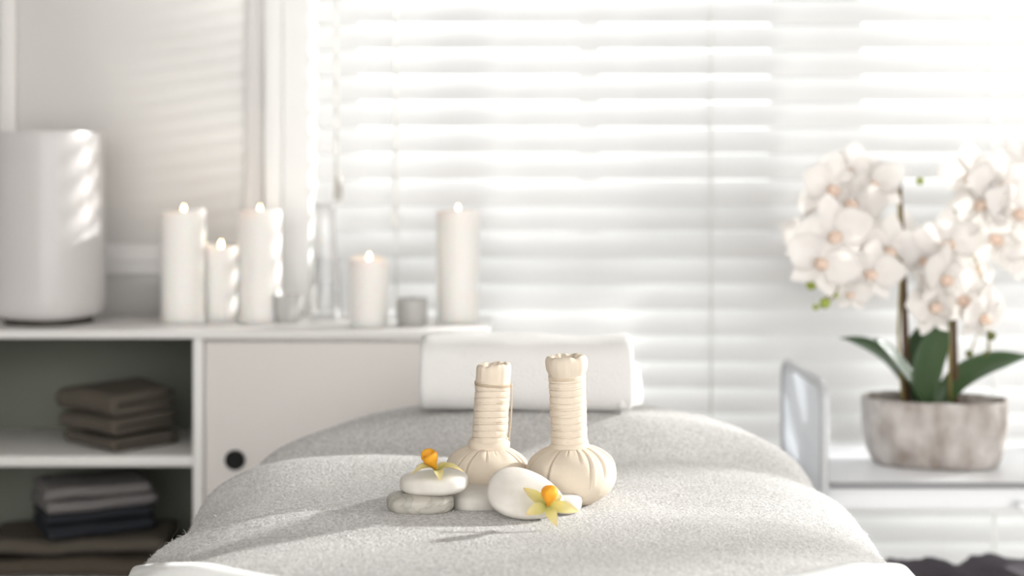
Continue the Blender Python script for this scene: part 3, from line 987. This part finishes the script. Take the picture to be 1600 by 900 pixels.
flower(fl0, [(t2(818, 768, .016), nrm, 17*kk, .002), (t2(822, 803, -.002), nrm, 19*kk, .003), (t2(869, 818, -.010), nrm, 17*kk, .002), (t2(905, 800, .002), nrm, 19*kk, .004), (t2(878, 777, .012), nrm, 16*kk, .001)],
       (.08, -.55, .85), (.0008, -.003, .002), 'yellow flower with orange lip leaning on the egg shaped stone', .0135, True)
D7 = 1.388
ztop = g0+2*c1+2*c2-.0035
fl1 = Vector((X(682, D7), D7, ztop+.0035))
kk7 = D7/F
def t1(px, dy, dz): return Vector(((px-682)*kk7, dy, dz))
up = Vector((0, -.25, 1))
flower(fl1, [(t1(645, -.012, -.0015), up, 17*kk7, .006), (t1(649, .010, .002), up, 14*kk7, .004), (t1(690, -.021, -.006), up, 15*kk7, .004), (t1(725, -.002, -.001), up, 16*kk7, .005), (t1(706, .014, .003), up, 13*kk7, .003)],
       (-.42, -.3, .95), (-.0008, 0, .002), 'yellow flower with upright orange lip on top of the stacked stones', .0122, False)

# ------------------------------------------------------------------ trolley on the right
TD0, TD1 = 2.05, 2.36
tr = tag(empty('trolley', (0, 0, 0)), 'white trolley table with rails, drawer and lower shelf at right', 'trolley')
TX0, TX1 = X(1298, TD0), 1.06
TZT = Z(755, TD0)
def tb(name, x0, x1, y0, y1, z0, z1, m='trolley', bev=.002): return box(name, x0, x1, y0, y1, z0, z1, m, tr, bev)
tb('top_shelf', TX0, TX1, TD0+.004, TD1, TZT-.006, TZT)
tb('front_rail', TX0, TX1, TD0, TD0+.004, TZT-.0085, TZT+.001, 'trolley_grey', .001)
tb('lower_shelf', TX0, TX1, TD0+.004, TD1, .338, .352)
dr_ = tb('drawer', TX0+.002, TX1-.002, TD0+.035, TD0+.30, TZT-.045, TZT-.006)
V, Fc = lathe([(0, 0), (.003, 0), (.003, .008), (.007, .012), (.0075, .017), (.004, .020), (0, .0205)], 24)
kn = mesh_obj('knob', [(a, -c, b) for a, b, c in V], Fc, 'trolley', dr_); kn.location = (X(1592, TD0+.03), TD0+.035, Z(789, TD0+.03))
# side frames: two posts joined by a rounded top rail, frosted panel between
for (x, sgn) in ((TX0-.008, 1), (TX1+.008, -1)):
    zt_ = Z(604, TD0)
    pts = [(x, TD0+.006, .03), (x, TD0+.006, zt_-.03)]
    for i in range(1, 7):
        a = PI/2*i/6
        pts.append((x, TD0+.006+.03*(1-math.cos(a)), zt_-.03+.03*math.sin(a)))
    for i in range(0, 7):
        a = PI/2*i/6
        pts.append((x, TD1-.006-.03+.03*math.sin(a), zt_-.03+.03*math.cos(a)))
    pts.append((x, TD1-.006, .03))
    V, Fc = tube(pts, .0072, 14)
    mesh_obj('side_frame', V, Fc, 'trolley_rail', tr)
    tb('side_panel', x-.002, x+.002, TD0+.012, TD1-.012, TZT-.04, zt_-.004, 'acrylic', .001)
    for y in (TD0+.006, TD1-.006):
        V, Fc = lathe([(0, -.011), (.012, -.011), (.016, -.008), (.016, .008), (.012, .011), (0, .011)], 24)
        wv_ = mesh_obj('caster', [(c_, a, b) for a, b, c_ in V], Fc, 'dark_plastic', tr, True, .6); wv_.location = (x, y, .016)
# dark plush towel on the lower shelf
V = []
NP1, NP2 = 70, 40
LX0, LX1, LY0, LY1, LH = TX0+.012, TX1-.03, TD0+.02, TD0+.22, .056
for i in range(NP1+1):
    for j in range(NP2):
        t = 2*PI*j/NP2
        e = 2/3.4
        cc = math.copysign(abs(math.cos(t))**e, math.cos(t)); ss = math.copysign(abs(math.sin(t))**e, math.sin(t))
        f = i/NP1; cap_ = (1-abs(2*f-1)**6)**.4 if 0 < i < NP1 else .25
        y = (LY0+LY1)/2+(LY1-LY0)/2*cc*(.85+.15*cap_); z = .352+LH/2+LH/2*ss*cap_
        x = LX0+(LX1-LX0)*f
        d = .006*nz(x*22, y*22, z*22)+.003*nz(x*60, y*60, z*60)
        z2 = max(.3522, z+ (d if ss > -.5 else 0)*2); V.append((x, y+d, z2))
Fc = grid_faces(NP1+1, NP2, True); Fc.append(tuple(range(NP2))); Fc.append(tuple(range(NP1*NP2, NP1*NP2+NP2)))
pl = mesh_obj('plush_throw', V, Fc, 'plush')
tag(pl, 'charcoal plush throw folded on the trolley lower shelf', 'throw')

# ------------------------------------------------------------------ potted orchid
OD = 2.19
rz = math.radians(-14)
po = tag(empty('potted_orchid', (X(1459, OD), OD, TZT+.0005), 0), 'white orchid in an oval rough grey pot on the trolley', 'plant')
PW, PDp = 110/F*OD*1.0, .062
PH = Z(621, OD)-TZT
def oval(sc):
    def fn(t, i, r, z):
        a = r*PW; b_ = r*PDp
        n = 2.5
        x = a*math.copysign(abs(math.cos(t))**(2/n), math.cos(t)); y = b_*math.copysign(abs(math.sin(t))**(2/n), math.sin(t))
        return x, y, z
    return fn
prof = [(.0, 0), (.82, 0), (.87, .004), (.90, .012), (.95, .03), (.985, .055), (1.0, .085), (1.0, PH-.006), (.99, PH), (.965, PH), (.955, PH-.004), (.945, PH-.012), (.94, PH-.02)]
NPt = 140
# denser profile for relief
prof2 = []
for (r0_, z0_), (r1_, z1_) in zip(prof, prof[1:]):
    m_ = max(1, int(abs(z1_-z0_)/.004))
    for q in range(m_): prof2.append((r0_+(r1_-r0_)*q/m_, z0_+(z1_-z0_)*q/m_))
prof2.append(prof[-1])
V, Fc = [], []
fn = oval(1)
for i, (r, z) in enumerate(prof2):
    for kx in range(NPt):
        t = 2*PI*kx/NPt
        x, y, zz = fn(t, i, max(r, .001), z)
        if r > .8 and z < PH-.006:
            d = .026*nz(x*28, y*28, z*18)+.032*nz(x*70, y*70, z*45)
            x *= 1+d*.7; y *= 1+d*1.4
        if z > PH-.008: zz += .0016*nz(x*40, y*40, 2)
        c_, s_ = math.cos(rz), math.sin(rz)
        V.append((x*c_-y*s_, x*s_+y*c_, zz))
pot = mesh_obj('pot', V, grid_faces(len(prof2), NPt, True), 'pot', po)
V = [(0, 0, PH-.012)]
for kx in range(60):
    t = 2*PI*kx/60
    x, y, zz = fn(t, 0, .955, PH-.016)
    c_, s_ = math.cos(rz), math.sin(rz); V.append((x*c_-y*s_, x*s_+y*c_, zz))
mesh_obj('moss', V, [(0, 1+q, 1+(q+1) % 60) for q in range(60)], 'soil', pot)
oorg = Vector(po.location)
def OP(px, py, d): return P(px, py, d)-oorg
def otube(name, pts, r, m, n=8):
    V, Fc = tube(pts, r, n); return mesh_obj(name, V, Fc, m, po)
otube('stake', [OP(1418, 640, OD), OP(1412, 430, OD-.005), OP(1405, 263, OD-.01)], lambda f: .0062*(1-.55*f), 'stake')
otube('stake', [OP(1493, 640, OD), OP(1490, 480, OD), OP(1487, 330, OD)], lambda f: .0060*(1-.5*f), 'stake')
otube('stem', [OP(1411, 640, OD-.015), OP(1404, 520, OD-.02), OP(1408, 420, OD-.012), OP(1404, 300, OD-.012), OP(1385, 268, OD+.005)]+bez(OP(1385, 268, OD+.005), OP(1300, 245, OD+.03), OP(1300, 420, OD+.0), 14)[1:], .0024, 'stem')
otube('stem', [OP(1485, 640, OD-.012), OP(1483, 520, OD-.014), OP(1486, 380, OD-.012), OP(1490, 320, OD+.005)]+bez(OP(1490, 320, OD+.005), OP(1560, 245, OD+.03), OP(1640, 380, OD+.0), 14)[1:], .0024, 'stem')
otube('stem', bez(OP(1410, 410, OD-.014), OP(1350, 340, OD-.04), OP(1290, 470, OD-.06), 12), .0019, 'stem')
otube('stem', bez(OP(1486, 400, OD-.014), OP(1540, 350, OD-.04), OP(1545, 550, OD-.06), 12), .0019, 'stem')
# leaves
def oleaf(B, C_, T, width, N, fold=.25, label=None):
    B, C_, T, N = Vector(B), Vector(C_), Vector(T), Vector(N)
    nu, nv_ = 18, 9
    V = []
    for s in (1, -1):
        for i in range(nu+1):
            f = i/nu
            c0 = B*(1-f)**2+C_*2*f*(1-f)+T*f*f
            tg = ((C_-B)*(1-f)+(T-C_)*f).normalized()
            nn = (N-tg*N.dot(tg)).normalized(); sd_ = tg.cross(nn)
            wf = (.34+.66*math.sin(PI*min(1, .12+f*.80)))*(1-max(0, (f-.72)/.28)**2.2) 
            wf = max(wf, .02)
            for j in range(nv_):
                v = (j/(nv_-1)-.5)*2
                V.append(c0+sd_*(v*width/2*wf)+nn*(fold*width/2*wf*abs(v)**1.3+s*.0009*(1-abs(v)**4)))
    Fc = grid_faces(nu+1, nv_); o_ = (nu+1)*nv_
    Fc += [tuple(o_+q for q in f) for f in grid_faces(nu+1, nv_)]
    for i in range(nu):
        Fc.append((i*nv_, (i+1)*nv_, o_+(i+1)*nv_, o_+i*nv_)); Fc.append((i*nv_+nv_-1, (i+1)*nv_+nv_-1, o_+(i+1)*nv_+nv_-1, o_+i*nv_+nv_-1))
    for j in range(nv_-1):
        Fc.append((nu*nv_+j, nu*nv_+j+1, o_+nu*nv_+j+1, o_+nu*nv_+j))
    return mesh_obj('leaf', V, Fc, 'leaf', po)
oleaf(OP(1442, 632, OD-.012), OP(1415, 575, OD-.03), OP(1366, 528, OD-.05), .042, (.5, -.55, .6))
oleaf(OP(1446, 634, OD-.014), OP(1438, 560, OD-.03), OP(1484, 500, OD-.045), .046, (-.15, -1, .2))
oleaf(OP(1440, 632, OD+.0), OP(1420, 560, OD+.02), OP(1440, 506, OD+.01), .042, (.2, -1, .2))
oleaf(OP(1470, 634, OD-.006), OP(1495, 565, OD-.01), OP(1612, 556, OD+.02), .040, (-.2, -.75, .65))
oleaf(OP(1432, 632, OD+.012), OP(1400, 540, OD+.03), OP(1312, 528, OD+.05), .036, (.2, -.6, .8))
# orchid bloom prototype meshes (x right, z up, facing -y), radius about 1
def bloom_part(ang, L, wd, bow, cup, pos, tilt):
    V, Fc = petal_mesh((0.05, 0, 0), (L, 0, 0), (0, 0, 1), wd, bow, cup, .012, 9, 7, .3, pos)
    c, s = math.cos(ang), math.sin(ang)
    out = []
    for v in V:
        x, y, z = v
        z2 = z+tilt*x
        out.append((x*c-y*s, -z2, x*s+y*c))
    return out, Fc
bp = [('petal', bloom_part(.12, 1.05, 1.15, -.06, .08, .2, .05)), ('petal', bloom_part(PI-.12, 1.05, 1.15, -.06, .08, .2, .05)),
      ('sepal', bloom_part(PI/2, 1.0, .72, -.05, .06, .45, -.12)), ('sepal', bloom_part(-PI/2+.62, .95, .66, -.05, .06, .45, -.12)), ('sepal', bloom_part(-PI/2-.62, .95, .66, -.05, .06, .45, -.12))]
lipV, lipF = lathe([(0, .0), (.10, -.02), (.17, .08), (.20, .2), (.15, .32), (.08, .36), (0, .34)], 16, lambda t, i, r, z: (r*(1+.25*math.cos(2*t)), z))
lipV = [(x, -z-.02, y*1.3-.12) for x, y, z in lipV]
blooms = [(1298, 292, -.03, 44), (1330, 268, .02, 40), (1362, 290, -.02, 42), (1283, 322, .03, 40), (1335, 318, -.05, 44), (1302, 362, -.075, 48), (1262, 375, -.02, 38), (1285, 408, -.085, 46), (1352, 372, .0, 42), (1362, 424, -.06, 40), (1388, 388, -.02, 44), (1420, 372, .03, 36), (1330, 458, -.05, 26),
          (1518, 272, -.03, 42), (1566, 286, -.05, 46), (1600, 262, .0, 44), (1535, 318, -.05, 44), (1592, 330, -.07, 46), (1560, 372, -.03, 44), (1605, 390, -.03, 44), (1482, 376, -.03, 42), (1448, 402, .01, 40), (1474, 432, -.07, 44), (1455, 478, -.06, 42), (1506, 465, -.05, 44), (1536, 492, -.075, 40), (1520, 420, .0, 40)]
protos = None
for i, (px, py, dd, rpx) in enumerate(blooms):
    D = OD+dd
    fl_ = empty('flower', OP(px, py, D)); fl_.parent = po
    rs = random.Random(i*13+5)
    fl_.rotation_euler = (rs.uniform(-.35, .35), rs.uniform(-.5, .5), rs.uniform(-.75, .75))
    s_ = rpx*1.3/F*D; fl_.scale = (s_, s_, s_)
    if protos is None:
        protos = [mesh_obj(nm, vf[0], vf[1], 'orchid', fl_) for nm, vf in bp]
        protos.append(mesh_obj('lip', [(x*.78, y*.8, z*.78) for x, y, z in lipV], lipF, 'orchid_lip', fl_)); protos[-1]['label'] = 'peach orange lip'
    else:
        for pr in protos:
            q = pr.copy(); C.objects.link(q); q.parent = fl_
for (px, py, dd, r, m) in ((1267, 445, -.06, .0085, 'bud'), (1311, 441, -.06, .0058, 'bud_dark'), (1288, 474, -.06, .0085, 'bud'), (1274, 480, -.06, .005, 'bud'), (1306, 462, -.06, .004, 'bud'), (1548, 525, -.06, .0075, 'bud_dark'), (1514, 553, -.06, .0058, 'bud_dark'), (1540, 553, -.06, .004, 'bud_dark'), (1492, 333, -.02, .005, 'bud_dark'), (1437, 283, -.02, .006, 'bud')):
    V, Fc = lathe([(0, -r*.9), (r*.6, -r*.7), (r, -r*.1), (r*.85, r*.5), (r*.35, r*1.05), (0, r*1.15)], 16)
    bd = mesh_obj('bud', V, Fc, m, po); bd.location = OP(px, py, OD+dd); bd.rotation_euler = (.3, 1.1, 0)
otube('stem', bez(OP(1500, 470, OD-.05), OP(1552, 470, OD-.06), OP(1514, 556, OD-.06), 8), .0011, 'stem')
otube('stem', bez(OP(1535, 500, OD-.05), OP(1552, 530, OD-.06), OP(1540, 556, OD-.06), 8), .0010, 'stem')
otube('stem', bez(OP(1310, 430, OD-.05), OP(1316, 465, OD-.06), OP(1276, 482, OD-.06), 8), .0011, 'stem')
